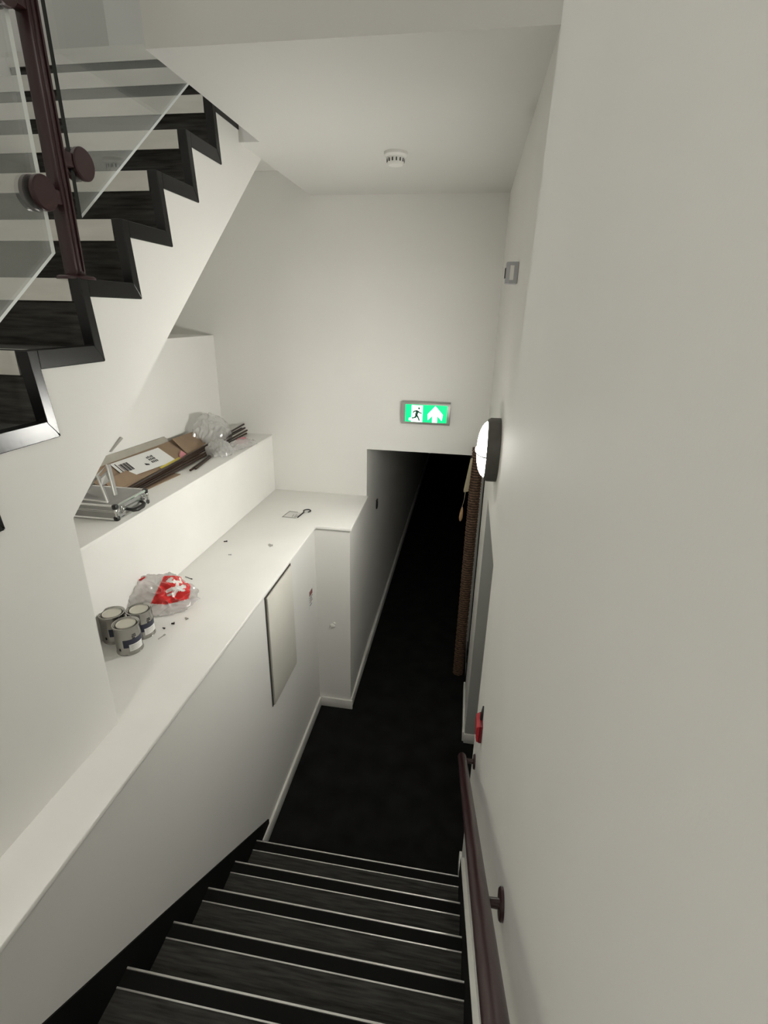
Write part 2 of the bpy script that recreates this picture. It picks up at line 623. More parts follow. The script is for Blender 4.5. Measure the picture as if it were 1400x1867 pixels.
ga = 0.765
glass_panel([(1.414, 3.070), (1.414, 4.02), (0.45, 4.02 - ga * 0.964), (0.45, 3.070 - ga * 0.964)], False)
glass_panel([(1.549, 3.177), (1.549, 4.12), (2.42, 4.12 + ga * 0.871), (2.42, 3.177 + ga * 0.871)], True)
for (yc, zc, yp) in ((1.402, 3.213, 1.466), (1.578, 3.318, 1.506), (1.392, 3.635, 1.466), (1.582, 3.80, 1.506)):
    for sx in (-1, 1):
        b = bm_new()
        lathe(b, [(0.0, 0), (0.040, 0), (0.043, 0.003), (0.043, 0.013), (0.040, 0.016), (0, 0.016)], (XG + sx * 0.0075, yc, zc), (sx, 0, 0), 32)
        link('clamp_disc', b, 'maroon', bal, 'auto')
    b = bm_new()
    box(b, XG - 0.014, XG + 0.014, min(yc, yp) + (0.03 if yc > yp else 0.0), max(yc, yp) - (0.0 if yc > yp else 0.03), zc - 0.016, zc + 0.016, 0.003)
    b2 = bm_new()
    lo, hi = (yp, yc - 0.03) if yc > yp else (yc + 0.028, yp)
    box(b2, XG - 0.018, XG + 0.018, lo, hi, zc - 0.018, zc + 0.018, 0.004)
    b.free()
    link('clamp_arm', b2, 'maroon', bal, 'auto')
b = bm_new()
tube(b, [(XG, 0.45, 4.20 - 1.036 * ga), (XG, 1.486, 4.20), (XG, 2.42, 4.20 + 0.934 * ga)], 0.022, 16)
link('top_rail', b, 'maroon', bal, True)

# ------------------------------------------------------------------ handrail on the right wall
hr = thing('handrail', 'maroon tubular handrail on round brackets along the right wall', 'handrail', (-0.062, 1.9, 0.94))
zr = lambda y: 0.943 + 0.711 * (1.9 - y)
b = bm_new()
tube(b, [(-0.062, 1.9, zr(1.9))] + [(-0.062, 1.9 - i * 0.1, zr(1.9 - i * 0.1)) for i in range(1, 22)], 0.0205, 24)
link('rail', b, 'maroon', hr, 'auto')
for (yb, zb) in ((0.80, 1.668), (1.872, 0.953)):
    b = bm_new()
    lathe(b, [(0.0, 0), (0.034, 0), (0.034, 0.006), (0.031, 0.009), (0, 0.009)], (-0.0005, yb, zb), (-1, 0, 0), 32)
    link('wall_flange', b, 'maroon', hr, 'auto')
    b = bm_new()
    tube(b, [(-0.008, yb, zb), (-0.045, yb, zb), (-0.062, yb, zr(yb) - 0.008)], 0.0115, 14)
    link('bracket', b, 'maroon', hr, 'auto')

# ------------------------------------------------------------------ lamps


def wall_lamp(name, label, loc, nrm, strength_mat, R=0.155):
    t = thing(name, label, 'lamp', loc)
    b = bm_new()
    lathe(b, [(0.0, 0.001), (R, 0.001), (R, 0.046), (R * 0.93, 0.062), (R * 0.885, 0.062), (R * 0.86, 0.035), (0, 0.035)], loc, nrm, 56)
    link('housing', b, 'lamp_body', t, 'auto')
    b = bm_new()
    rl = R * 0.88
    prof = [(rl, 0.036), (rl, 0.056)] + [(rl * math.cos(a), 0.056 + 0.048 * math.sin(a)) for a in [i * math.pi / 16 for i in range(1, 8)]] + [(0, 0.104)]
    lathe(b, prof, loc, nrm, 56)
    link('lens', b, strength_mat, t, True)
    return t


lamp = wall_lamp('bulkhead_lamp', 'lit round lamp with dark rim on the right wall', (0, 2.49, 2.318), (-1, 0, 0), 'lens_glow')
b = bm_new()                                         # thin bar across the lens
rl = 0.1365
tube(b, [(-0.058 - 0.052 * math.cos(t * math.pi / 2 / 8), 2.49 + (rl + 0.003) * math.sin(t * math.pi / 2 / 8), 2.312) for t in range(-8, 9)], 0.0038, 8)
link('lens_bar', b, 'lamp_body', lamp, True)


def added_ceiling_lamp(loc, label):  # fixture made up around the added upstairs fill light
    t = thing('added_ceiling_lamp', label, 'lamp', loc)
    b = bm_new()
    lathe(b, [(0.0, 0.0), (0.24, 0.0), (0.24, 0.05), (0.225, 0.06), (0.21, 0.06), (0.21, 0.03), (0, 0.03)], loc, (0, 0, -1), 40)
    link('housing', b, 'white_plastic', t, 'auto')
    b = bm_new()
    lathe(b, [(0.205, 0.03), (0.205, 0.058), (0.0, 0.064)], loc, (0, 0, -1), 40)
    link('diffuser', b, 'added_lamp_glow', t, 'auto')


added_ceiling_lamp((-1.9, 1.45, ZT), 'added round ceiling lamp above the upper flight, out of view')
b = bm_new()                                         # pendant lamp over the landing behind the camera
pend = thing('pendant_lamp', 'pendant lamp hanging over the landing, out of view', 'lamp', (-0.85, -1.2, 4.3))
lathe(b, [(0.0, 0.0), (0.22, 0.0), (0.22, 0.012), (0.10, 0.06), (0.02, 0.09), (0.0, 0.09)], (-0.85, -1.2, 4.29), (0, 0, 1), 40)
link('shade', b, 'white_plastic', pend, 'auto')
b = bm_new()
tube(b, [(-0.85, -1.2, 4.37), (-0.85, -1.2, ZT)], 0.004, 8)
link('cord', b, 'black_plastic', pend)

# ------------------------------------------------------------------ exit sign
ex = thing('exit_sign', 'lit green emergency exit sign above the corridor opening', 'sign', (-0.461, YE, 2.167))
ex0, ex1, ez0, ez1 = -0.640, -0.283, 2.167, 2.333
b = bm_new()                                         # curved metal body
prof = []
for i in range(13):
    a = -math.pi / 2 + math.pi * i / 12
    prof.append((YE - 0.036 - 0.014 * math.cos(a), 2.25 + 0.083 * math.sin(a)))
prism(b, [(YE - 0.001, ez0)] + prof + [(YE - 0.001, ez1)], 'x', ex0, ex1, 0.0015)
link('body', b, 'sign_body', ex, 'auto')
YF = YE - 0.0515
gx0, gx1, gz0, gz1 = -0.613, -0.306, 2.187, 2.313
b = bm_new()
box(b, gx0, gx1, YF - 0.001, YE - 0.03, gz0, gz1)
link('face_panel', b, 'sign_green', ex)


def sign_poly(name, pts, material, d):
    b = bm_new()
    prism(b, [(gx0 + u * (gx1 - gx0), gz0 + v * (gz1 - gz0)) for u, v in pts], 'y', YF - 0.0012 - d, YF - 0.0009)
    link(name, b, material, ex)


sign_poly('door_symbol', [(0.15, 0.0), (0.42, 0.0), (0.42, 0.97), (0.15, 0.97)], 'sign_white', 0.0004)
sign_poly('door_symbol', [(0.09, 0.08), (0.15, 0.08), (0.15, 0.26), (0.09, 0.22)], 'sign_white', 0.0004)
sign_poly('arrow_symbol', [(0.655, 0.0), (0.775, 0.0), (0.775, 0.40), (0.885, 0.12), (0.905, 0.48), (0.72, 0.97), (0.54, 0.48), (0.55, 0.12), (0.655, 0.40)], 'sign_white', 0.0004)


def stroke(p, q, w):
    (x0, y0), (x1, y1) = p, q
    ax = (gx1 - gx0) / (gz1 - gz0)
    dx, dy = (x1 - x0) * ax, (y1 - y0)
    L = math.hypot(dx, dy)
    w *= 1.35
    nx, ny = -dy / L * w, dx / L * w
    sign_poly('running_figure', [(x0 + nx / ax, y0 + ny), (x1 + nx / ax, y1 + ny), (x1 - nx / ax, y1 - ny), (x0 - nx / ax, y0 - ny)], 'sign_figure', 0.0009)


sign_poly('running_figure', [(0.33 + 0.026 * math.cos(i * math.pi / 6), 0.80 + 0.062 * math.sin(i * math.pi / 6)) for i in range(12)], 'sign_figure', 0.0009)
stroke((0.30, 0.66), (0.265, 0.40), 0.055)
stroke((0.30, 0.66), (0.215, 0.62), 0.03)
stroke((0.215, 0.63), (0.185, 0.52), 0.025)
stroke((0.305, 0.64), (0.35, 0.54), 0.028)
stroke((0.35, 0.54), (0.405, 0.52), 0.024)
stroke((0.275, 0.42), (0.24, 0.24), 0.04)
stroke((0.24, 0.25), (0.16, 0.22), 0.028)
stroke((0.275, 0.42), (0.315, 0.26), 0.036)
stroke((0.315, 0.27), (0.35, 0.08), 0.03)

# ------------------------------------------------------------------ smoke detector, sensor, call point
sd = thing('smoke_detector', 'white round smoke detector on the ceiling', 'smoke detector', (-0.60, 2.885, ZC))
c = (-0.60, 2.885, ZC - 0.0005)
b = bm_new()
lathe(b, [(0, 0), (0.056, 0), (0.056, 0.012), (0.050, 0.020), (0.044, 0.022), (0.040, 0.046), (0.034, 0.054), (0, 0.056)], c, (0, 0, -1), 40)
link('body', b, 'white_plastic', sd, 'auto')
for i in range(14):
    a = 2 * math.pi * i / 14
    b = bm_new()
    M = Matrix.Translation(Vector(c) + Vector((0.0425 * math.cos(a), 0.0425 * math.sin(a), -0.035))) @ Matrix.Rotation(a, 4, 'Z')
    t2 = bmesh.new()
    bmesh.ops.create_cube(t2, size=1, matrix=Matrix.Diagonal((0.003, 0.0055, 0.014, 1)))
    merge(b, t2, M)
    link('vent_slot', b, 'ink', sd)

sn = thing('motion_sensor', 'small pale grey sensor box high on the right wall', 'sensor', (0, 2.43, 3.06))
b = bm_new()
prism(b, [(-0.0005, 2.392), (-0.036, 2.392), (-0.050, 2.405), (-0.050, 2.455), (-0.036, 2.468), (-0.0005, 2.468)], 'z', 3.058, 3.142, 0.003)
link('housing', b, 'grey_plastic', sn, 'auto')
b = bm_new()
box(b, -0.034, -0.018, 2.3895, 2.3925, 3.072, 3.128, 0.001)
link('side_ridge', b, 'white_plastic', sn)
b = bm_new()
box(b, -0.0535, -0.0495, 2.412, 2.448, 3.080, 3.120, 0.0015)
link('lens', b, 'black_plastic', sn)

cp = thing('fire_alarm_call_point', 'red fire alarm call point low on the right wall by the doorway', 'alarm', (0, 1.735, 1.247))
b = bm_new()
box(b, -0.014, -0.0005, 1.690, 1.780, 1.250, 1.338, 0.003)
link('back_box', b, 'dark_red_plastic', cp, 'auto')
b = bm_new()
prism(b, [(-0.013, 1.338), (-0.026, 1.328), (-0.029, 1.292), (-0.013, 1.286)], 'y', 1.692, 1.778, 0.002)
link('front_cover', b, 'red_plastic', cp, 'auto')
b = bm_new()
prism(b, [(-0.013, 1.284), (-0.027, 1.282), (-0.022, 1.254), (-0.013, 1.251)], 'y', 1.692, 1.778, 0.002)
link('lower_cover', b, 'red_plastic', cp, 'auto')
b = bm_new()
tube(b, [(-0.006, 1.735, 1.336), (-0.006, 1.737, 1.37), (-0.003, 1.745, 1.40)], [0.006, 0.006, 0.003], 10)
link('cable', b, 'ink', cp, True)

# ------------------------------------------------------------------ access hatch, notice, paint blob, light switch
ah = thing('access_hatch', 'pale square access hatch in the low wall beside the stairs', 'hatch', (XL, 2.41, 0.80))
b = bm_new()
box(b, XL + 0.0005, XL + 0.004, 2.205, 2.615, 0.795, 1.520)
link('shadow_gap', b, 'dark_gap', ah)
b = bm_new()
prism(b, [(2.222, 0.80), (2.612, 0.795), (2.605, 1.510), (2.218, 1.508)], 'x', XL + 0.003, XL + 0.014, 0.002)
link('door', b, 'panel_white', ah, 'auto')

nt_ = thing('wall_notice', 'small notice with reddish print near the pier', 'notice', (XL, 2.985, 1.0))
b = bm_new()
box(b, XL + 0.0005, XL + 0.003, 2.945, 3.030, 0.985, 1.135)
link('sheet', b, 'paper_white', nt_)
for (a0, a1, c0, c1, mm_) in ((2.955, 3.022, 1.085, 1.122, 'notice_print'), (2.955, 3.022, 1.068, 1.074, 'ink'), (2.955, 3.010, 1.052, 1.058, 'ink'), (2.955, 3.018, 1.034, 1.041, 'notice_print'), (2.955, 3.0, 1.012, 1.018, 'ink')):
    b = bm_new()
    box(b, XL + 0.002, XL + 0.0036, a0, a1, c0, c1)
    link('print', b, mm_, nt_)

sw = thing('light_switch', 'dark switch plate on the corridor wall', 'switch', (XCL, 4.26, 1.28))
b = bm_new()
box(b, XCL - 0.0135, XCL - 0.002, 4.235, 4.285, 1.280, 1.365, 0.003)
link('plate', b, 'black_plastic', sw, 'auto')
b = bm_new()
box(b, XCL - 0.003, XCL + 0.001, 4.250, 4.270, 1.305, 1.340, 0.001)
link('rocker', b, 'black_plastic', sw)

b = bm_new()
for (dx, dz, r) in ((0, 0, 0.022), (0.014, 0.022, 0.011), (-0.010, -0.014, 0.014)):
    t2 = bmesh.new()
    bmesh.ops.create_icosphere(t2, subdivisions=2, radius=r)
    t2.transform(Matrix.Diagonal((1, 0.45, 0.9, 1)))
    merge(b, t2, Matrix.Translation((-1.030 + dx, YC - 0.002, 0.755 + dz)))
tag(link('filler_dab', b, 'gloss_white', None, True, (-1.03, YC, 0.755)), 'small white dab of filler on the front of the pier', 'filler')

b = bm_new()  # black panel closing the slot, its colour stands in for the shade inside
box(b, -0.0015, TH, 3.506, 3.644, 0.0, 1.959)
struct('slot_shade', b, 'black_string')
b = bm_new()
box(b, 0.001, TH, DE - 0.008, DE - 0.0005, BH + 0.001, 1.909)
struct('door_1', b, 'door_grey')
# ------------------------------------------------------------------ jamb fittings beside the slot
for i, z in enumerate((0.235, 0.165)):
    b = bm_new()
    box(b, -0.006, -0.0005, 3.65, 3.80, z, z + 0.045, 0.002)
    tag(link('hinge', b, 'black_plastic', None, False, (0, 3.71, z)),
        ['upper black hinge low on the pale jamb', 'lower black hinge low on the pale jamb'][i], 'hinge', 'hinges on the jamb')

# ------------------------------------------------------------------ rolled wicker blind in the corner
wk = thing('wicker_blind', 'tall brown woven wicker roll standing by the corridor opening', 'blind', (-0.066, 3.715, 0.0))
b = bm_new()
NA, NZ = 72, 340
rings = []
for j in range(NZ + 1):
    z = 2.02 * j / NZ
    ring = []
    row = int(z / 0.021)
    for i in range(NA):
        a = 2 * math.pi * i / NA
        w = math.sin(z / 0.021 * math.pi * 2) * 0.5
        q = math.sin(a * 8 + (row % 2) * math.pi)
        r = 0.0420 + 0.0050 * w + 0.0024 * q * (0.5 + w) + 0.0015 * math.sin(a * 1.0 + 1.2)
        ring.append(b.verts.new((-0.066 + r * math.cos(a) + 0.006 * (z / 2.0), 3.715 + r * math.sin(a), 0.003 + z)))
    rings.append(ring)
for a_, c_ in zip(rings, rings[1:]):
    for i in range(NA):
        b.faces.new((a_[i], a_[(i + 1) % NA], c_[(i + 1) % NA], c_[i]))
b.faces.new(list(reversed(rings[0])))
b.faces.new(rings[-1])
link('woven_roll', b, 'wicker', wk, True)
b = bm_new()
prism(b, [(-0.110, 1.955), (-0.094, 1.960), (-0.106, 1.700), (-0.140, 1.690), (-0.143, 1.705)], 'y', 3.664, 3.676, 0.003)
link('cloth_flap', b, 'beige_cloth', wk, 'auto')
b = bm_new()
tube(b, [(-0.128, 3.67, 1.700), (-0.132, 3.67, 1.64), (-0.143, 3.67, 1.572)], 0.0016, 8)
pull = link('cord', b, 'beige_cloth', wk, True)
b = bm_new()
lathe(b, [(0.0, 0.0), (0.008, 0.006), (0.0145, 0.03), (0.014, 0.06), (0.010, 0.095), (0.005, 0.118), (0.0, 0.122)], (-0.150, 3.67, 1.452), (0.07, 0, 1), 20)
link('wooden_pull', b, 'wood_light', wk, True)
b = bm_new()
box(b, -0.075, -0.055, 3.69, 3.74, 2.018, 2.055, 0.004)
link('end_bracket', b, 'beige_cloth', wk, 'auto')

# ------------------------------------------------------------------ paint tins on the low ledge


def paint_tin(cx, cy, az, label):
    R, Ht = 0.052, 0.130
    z0 = Z1 + 0.0005
    t = thing('paint_tin', label, 'paint tin', (cx, cy, z0), 'paint tins on the low ledge')
    b = bm_new()
    lathe(b, [(0, 0.002), (R - 0.004, 0.002), (R + 0.0015, 0.0), (R + 0.002, 0.003), (R, 0.006), (R, Ht - 0.008), (R + 0.002, Ht - 0.005), (R + 0.002, Ht), (R - 0.002, Ht + 0.001), (R - 0.006, Ht - 0.004), (R - 0.010, Ht - 0.006), (0, Ht - 0.006)], (cx, cy, z0), (0, 0, 1), 56)
    link('body', b, 'tin', t, 'auto')
    b = bm_new()
    lathe(b, [(0, Ht - 0.0055), (R - 0.0135, Ht - 0.0055), (R - 0.013, Ht - 0.002), (R - 0.0155, Ht - 0.001), (R - 0.0175, Ht - 0.0035), (0, Ht - 0.0035)], (cx, cy, z0), (0, 0, 1), 48)
    link('lid', b, 'tin_lid', t, 'auto')
    b = bm_new()                                     # dark groove around the lid
    lathe(b, [(R - 0.0130, Ht - 0.0056), (R - 0.0095, Ht - 0.0046), (R - 0.0085, Ht - 0.0045), (R - 0.0130, Ht - 0.0050)], (cx, cy, z0), (0, 0, 1), 48)
    link('lid_groove', b, 'dark_gap', t)

    def patch(name, a0, a1, h0, h1, r, m_):
        b = bm_new()
        n = max(2, int(abs(a1 - a0) / 5))
        prev = None
        for i in range(n + 1):
            a = math.radians(az + a0 + (a1 - a0) * i / n)
            v = [b.verts.new((cx + rr * math.cos(a), cy + rr * math.sin(a), z0 + h)) for rr, h in ((r - 0.0004, h0), (r, h0), (r, h1), (r - 0.0004, h1))]
            if prev:
                for q in range(4):
                    b.faces.new((prev[q], v[q], v[(q + 1) % 4], prev[(q + 1) % 4]))
            else:
                b.faces.new(v)
            prev = v
        b.faces.new(list(reversed(prev)))
        bmesh.ops.recalc_face_normals(b, faces=b.faces)
        return link(name, b, m_, t, 'auto')
    patch('navy_band', -18, 118, 0.038, 0.075, R + 0.0008, 'navy_label')
    st = patch('sticker', 6, 74, 0.020, 0.052, R + 0.0014, 'paper_white')
    for i in range(4):
        patch('sticker_line', 14, 52 + 6 * (i % 2), 0.026 + 0.006 * i, 0.0275 + 0.006 * i, R + 0.0017, 'grey_metal')
    for (a0, a1, h0) in ((26, 44, 0.092), (24, 46, 0.084), (25, 38, 0.076)):
        for q in range(3):
            s = (a1 - a0) / 3
            patch('lettering', a0 + q * s, a0 + q * s + s * 0.7, h0, h0 + 0.005, R + 0.0008, 'ink')
    patch('dark_mark', -42, -34, 0.022, 0.034, R + 0.0008, 'ink')


paint_tin(-1.634, 1.698, -60, 'silver paint tin at the back left of the trio')
paint_tin(-1.538, 1.748, -50, 'silver paint tin touching the red and white carrier bag')
paint_tin(-1.525, 1.637, -60, 'silver paint tin in front of the other two')

# ------------------------------------------------------------------ crumpled bags


def crumpled(cx, cy, z0, rx, ry, rz, seed, rough=0.16, nu=150, nv=70, rot=0.0, freq=3.2, peak=None):
    """closed crumpled dome standing on z0"""
    b = bmesh.new()
    rows = []
    for j in range(nv + 1):
        th = math.pi * j / nv
        row = []
        for i in range(nu):
            ph = 2 * math.pi * i / nu
            d = Vector((math.sin(th) * math.cos(ph), math.sin(th) * math.sin(ph), math.cos(th)))
            n1 = noise.noise(d * freq + Vector((seed, 0, 0)))
            n2 = noise.noise(d * freq * 2.3 + Vector((0, seed, 0)))
            n3 = 1 - abs(noise.noise(d * freq * 1.4 + Vector((0, 0, seed)))) * 2.2
            n4 = 1 - abs(noise.noise(d * freq * 3.3 + Vector((seed, 0, seed)))) * 2.2
            k = 1 + rough * (0.9 * n1 + 0.18 * n2 + 0.75 * n3 + 0.10 * n4)
            p = Vector((d.x * rx * k, d.y * ry * k, d.z * rz * k))
            if peak:
                q = max(0, d.dot(Vector(peak[0]).normalized()))
                p += Vector(peak[0]) * (peak[1] * q ** 8)
            if p.z < 0:
                p.z = p.z * 0.02
            else:
                p.z = p.z
            x = p.x * math.cos(rot) - p.y * math.sin(rot)
            y = p.x * math.sin(rot) + p.y * math.cos(rot)
            row.append(b.verts.new((cx + x, cy + y, z0 + 0.008 + p.z)))
            if j in (0, nv):
                break
        rows.append(row)
    for a, c in zip(rows, rows[1:]):
        for i in range(nu):
            k = (i + 1) % nu
            if len(a) == 1:
                face(b, (a[0], c[i], c[k]))
            elif len(c) == 1:
                face(b, (a[i], c[0], a[k]))
            else:
                face(b, (a[i], c[i], c[k], a[k]))
    return b


# red and white carrier bag: film body with printed areas raised on the film
bagc = Vector((-1.625, 2.005, Z1))
cb = thing('carrier_bag', 'crumpled white carrier bag with red printed panel beside the paint tins', 'bag', bagc)
bb = crumpled(bagc.x, bagc.y, Z1, 0.175, 0.135, 0.125, 3.7, 0.15, 260, 120, 0.25, 2.6)
bb.normal_update()
# print coordinates: seen from the stairs, in units of the bag's face (u right, v up)
uu = Vector((0.93, 0.36, 0.0)).normalized()
nn = Vector((0.52, -0.62, 0.50)).normalized()
vv = nn.cross(uu)
vv = -vv if vv.z < 0 else vv
uu = vv.cross(nn).normalized()
pc = bagc + Vector((0.085, 0.0, 0.075))


def inside(poly, u, v):
    r = False
    j = len(poly) - 1
    for i in range(len(poly)):
        (xi, yi), (xj, yj) = poly[i], poly[j]
        if (yi > v) != (yj > v) and u < (xj - xi) * (v - yi) / (yj - yi) + xi:
            r = not r
        j = i
    return r


S = 0.00054
red_poly = [((x - 965) * S, (490 - y) * S) for x, y in ((905, 355), (1045, 362), (1130, 450), (1105, 575), (905, 612), (790, 592))]
marks = [((930, 410), (965, 385), 11), ((935, 412), (985, 425), 10), ((985, 405), (1000, 425), 9), ((1010, 415), (1055, 420), 11), ((1055, 420), (1040, 385), 9),
         ((925, 500), (960, 480), 15), ((960, 482), (1075, 468), 13), ((1010, 440), (1000, 500), 14), ((1000, 490), (975, 545), 12), ((1005, 490), (1065, 500), 10), ((1075, 468), (1050, 455), 9), ((930, 535), (985, 520), 9)]
marks = [((((p[0] - 965) * S, (490 - p[1]) * S)), (((q[0] - 965) * S, (490 - q[1]) * S)), w * S * 1.05) for p, q, w in marks]


def near_mark(u, v):
    for (a, c, w) in marks:
        dx, dy = c[0] - a[0], c[1] - a[1]
        t = max(0, min(1, ((u - a[0]) * dx + (v - a[1]) * dy) / (dx * dx + dy * dy)))
        if math.hypot(u - a[0] - t * dx, v - a[1] - t * dy) < w:
            return True
    return False


red_b, white_b = bmesh.new(), bmesh.new()
for f in bb.faces:
    c = f.calc_center_median()
    if f.normal.dot(nn) < 0.02 or c.z < Z1 + 0.012:
        continue
    d = c - pc
    u, v = d.dot(uu), d.dot(vv)
    tgt = None
    if inside(red_poly, u, v):
        tgt = white_b if near_mark(u, v) else red_b
    elif -0.235 < u < -0.215 + 0.2 * (v + 0.02) and -0.06 < v < 0.09 and abs(u + 0.205 - 0.32 * v) < 0.012:
        tgt = red_b
    if tgt is not None:
        off_ = f.normal * 0.0009
        vs = [tgt.verts.new(q.co + off_) for q in f.verts]
        tgt.faces.new(vs)
for t_ in (red_b, white_b):
    bmesh.ops.remove_doubles(t_, verts=t_.verts, dist=0.0008)
link('film_body', bb, 'bag_film', cb, True)


def islands(src):
    """split a print mesh into its separate pieces"""
    seen, out = set(), []
    for f in src.faces:
        if f in seen:
            continue
        st_, comp = [f], []
        seen.add(f)
        while st_:
            g = st_.pop()
            comp.append(g)
            for ed in g.edges:
                for h_ in ed.link_faces:
                    if h_ not in seen:
                        seen.add(h_)
                        st_.append(h_)
        if len(comp) < 12:
            continue
        nb, mp = bmesh.new(), {}
        for g in comp:
            vs = []
            for q in g.verts:
                if q not in mp:
                    mp[q] = nb.verts.new(q.co)
                vs.append(mp[q])
            face(nb, vs)
        out.append(nb)
    src.free()
    return out


for nb in islands(red_b):
    link('red_print', nb, 'red_print', cb, True)
for nb in islands(white_b):
    link('white_emblem', nb, 'white_print', cb, True)
b = bm_new()
tube(b, [(-1.772, 1.975, Z1 + 0.020), (-1.738, 1.975, 1.622), (-1.715, 1.975, 1.656), (-1.695, 1.975, 1.684), (-1.650, 1.972, 1.715)], [0.003, 0.012, 0.010, 0.006, 0.004], 10)
link('red_handle', b, 'red_print', cb, True)

# bubble wrap and second bag on the upper ledge
b = crumpled(-1.985, 3.40, Z2, 0.100, 0.215, 0.175, 9.1, 0.15, 200, 90, 0.0, 2.8, ((-0.2, -0.35, 0.9), 0.035))
tag(link('bubble_wrap', b, 'film', None, True, (-1.985, 3.36, Z2)), 'large crumpled heap of clear bubble wrap at the end of the ledge', 'packaging')
bag2 = thing('plastic_bag', 'small knotted clear plastic bag in front of the bubble wrap', 'bag', (-1.79, 3.15, Z2))
b = crumpled(-1.80, 3.14, Z2, 0.082, 0.085, 0.085, 5.3, 0.16, 110, 50)
link('bag_body', b, 'film', bag2, True)
b = crumpled(-1.745, 3.33, Z2, 0.045, 0.135, 0.045, 8.8, 0.28, 90, 40, -0.35)
link('bag_tail', b, 'film', bag2, True)
b = crumpled(-1.755, 3.405, Z2 + 0.02, 0.028, 0.05, 0.028, 2.2, 0.25, 40, 20, -0.3)
tag(link('pink_wrapper', b, 'pink_paper', None, True, (-1.755, 3.405, Z2)), 'scrap of pink wrapper beside the knotted plastic bag', 'wrapper')

# ------------------------------------------------------------------ cardboard, label and bars on the upper ledge
bx_ = thing('cardboard_box', 'torn brown cardboard box with a white shipping label on the ledge', 'box', (-2.0, 2.7, Z2))


def slab(name, q, th, material, parent, bev=0.0):
    """thin sheet through four corners, given thickness along its normal"""
    q = [Vector(p) for p in q]
    n = (q[1] - q[0]).cross(q[3] - q[0]).normalized() * th
    b = bmesh.new()
    A = [b.verts.new(p) for p in q]
    B = [b.verts.new(p - n) for p in q]
    b.faces.new(A)
    b.faces.new(list(reversed(B)))
    for i in range(4):
        b.faces.new((A[i], B[i], B[(i + 1) % 4], A[(i + 1) % 4]))
    bmesh.ops.recalc_face_normals(b, faces=b.faces)
    return link(name, b, material, parent)


# tilted main face: front edge low, back edge against the niche wall
F0, F1 = Vector((-1.925, 2.195, 2.052)), Vector((-1.925, 3.10, 2.040))
B0, B1 = Vector((-2.088, 2.195, 2.142)), Vector((-2.088, 3.10, 2.120))


def onbox(s, t, lift=0.0):
    """s along the ledge 0..1, t from front 0 to back 1"""
    a = F0.lerp(F1, s)
    c_ = B0.lerp(B1, s)
    p = a.lerp(c_, t)
    n = (F1 - F0).cross(B0 - F0).normalized()
    if n.z < 0:
        n = -n
    return p + n * lift


slab('front_face', [F0, F1, B1, B0], 0.004, 'cardboard', bx_)
slab('side_face', [(-1.925, 2.195, Z2 + 0.002), (-1.925, 3.10, Z2 + 0.002), F1, F0], 0.004, 'cardboard', bx_)
slab('back_flap', [(-2.084, 2.195, 2.14), (-2.084, 3.02, 2.115), (-2.090, 2.98, 2.16), (-2.090, 2.20, 2.185)], 0.004, 'cardboard_grey', bx_)
slab('end_flap', [onbox(0.86, 0.0, 0.0), (-1.925, 3.20, 2.075), (-2.03, 3.26, 2.14), onbox(0.90, 0.9, 0.03)], 0.004, 'cardboard', bx_)
slab('end_flap', [onbox(0.02, 0.0, 0.004), onbox(0.30, 0.0, 0.004), onbox(0.26, 0.45, 0.012), onbox(0.04, 0.40, 0.012)], 0.003, 'cardboard', bx_)
lb = slab('shipping_label', [onbox(0.20, 0.22, 0.005), onbox(0.70, 0.05, 0.005), onbox(0.73, 0.86, 0.005), onbox(0.24, 0.92, 0.005)], 0.001, 'paper_white', bx_)


def onlabel(s, t, lift):
    a = onbox(0.20, 0.22).lerp(onbox(0.70, 0.05), s)
    c_ = onbox(0.24, 0.92).lerp(onbox(0.73, 0.86), s)
    n = (F1 - F0).cross(B0 - F0).normalized()
    n = -n if n.z < 0 else n
    return a.lerp(c_, t) + n * lift


for i in range(9):
    s = 0.08 + 0.018 * i * 1.05
    slab('barcode_bar', [onlabel(s, 0.30, 0.0062), onlabel(s + 0.006 + 0.005 * (i % 3), 0.30, 0.0062), onlabel(s + 0.006 + 0.005 * (i % 3), 0.80, 0.0062), onlabel(s, 0.80, 0.0062)], 0.0006, 'ink', lb)
slab('print_line', [onlabel(0.045, 0.1, 0.0062), onlabel(0.06, 0.1, 0.0062), onlabel(0.06, 0.9, 0.0062), onlabel(0.045, 0.9, 0.0062)], 0.0006, 'ink', lb)
for i in range(4):
    s = 0.60 + 0.035 * i
    for (t0, t1) in ((0.30, 0.42), (0.47, 0.58), (0.62, 0.70 + 0.03 * (i % 2))):
        slab('print_line', [onlabel(s, t0, 0.0062), onlabel(s + 0.02, t0, 0.0062), onlabel(s + 0.02, t1, 0.0062), onlabel(s, t1, 0.0062)], 0.0006, 'ink', lb)
slab('print_line', [onlabel(0.46, 0.30, 0.0062), onlabel(0.52, 0.25, 0.0062), onlabel(0.53, 0.31, 0.0062), onlabel(0.47, 0.42, 0.0062)], 0.0006, 'ink', lb)
slab('yellow_tape', [onbox(0.50, 0.0, 0.006), onbox(0.76, 0.0, 0.006), onbox(0.76, 0.13, 0.006), onbox(0.50, 0.08, 0.006)], 0.001, 'yellow_tape', bx_)
slab('red_tape', [onbox(0.74, 0.02, 0.007), onbox(0.84, 0.10, 0.012), onbox(0.84, 0.32, 0.016), onbox(0.78, 0.20, 0.007)], 0.001, 'pink_paper', bx_)

slabc = slab('cardboard_sheet', [(-1.905, 2.30, Z2 + 0.004), (-1.845, 2.30, Z2 + 0.004), (-1.812, 2.66, Z2 + 0.004), (-1.90, 2.68, Z2 + 0.004)], 0.003, 'cardboard', None)
tag(slabc, 'flat brown cardboard offcut lying in front of the bars', 'cardboard')

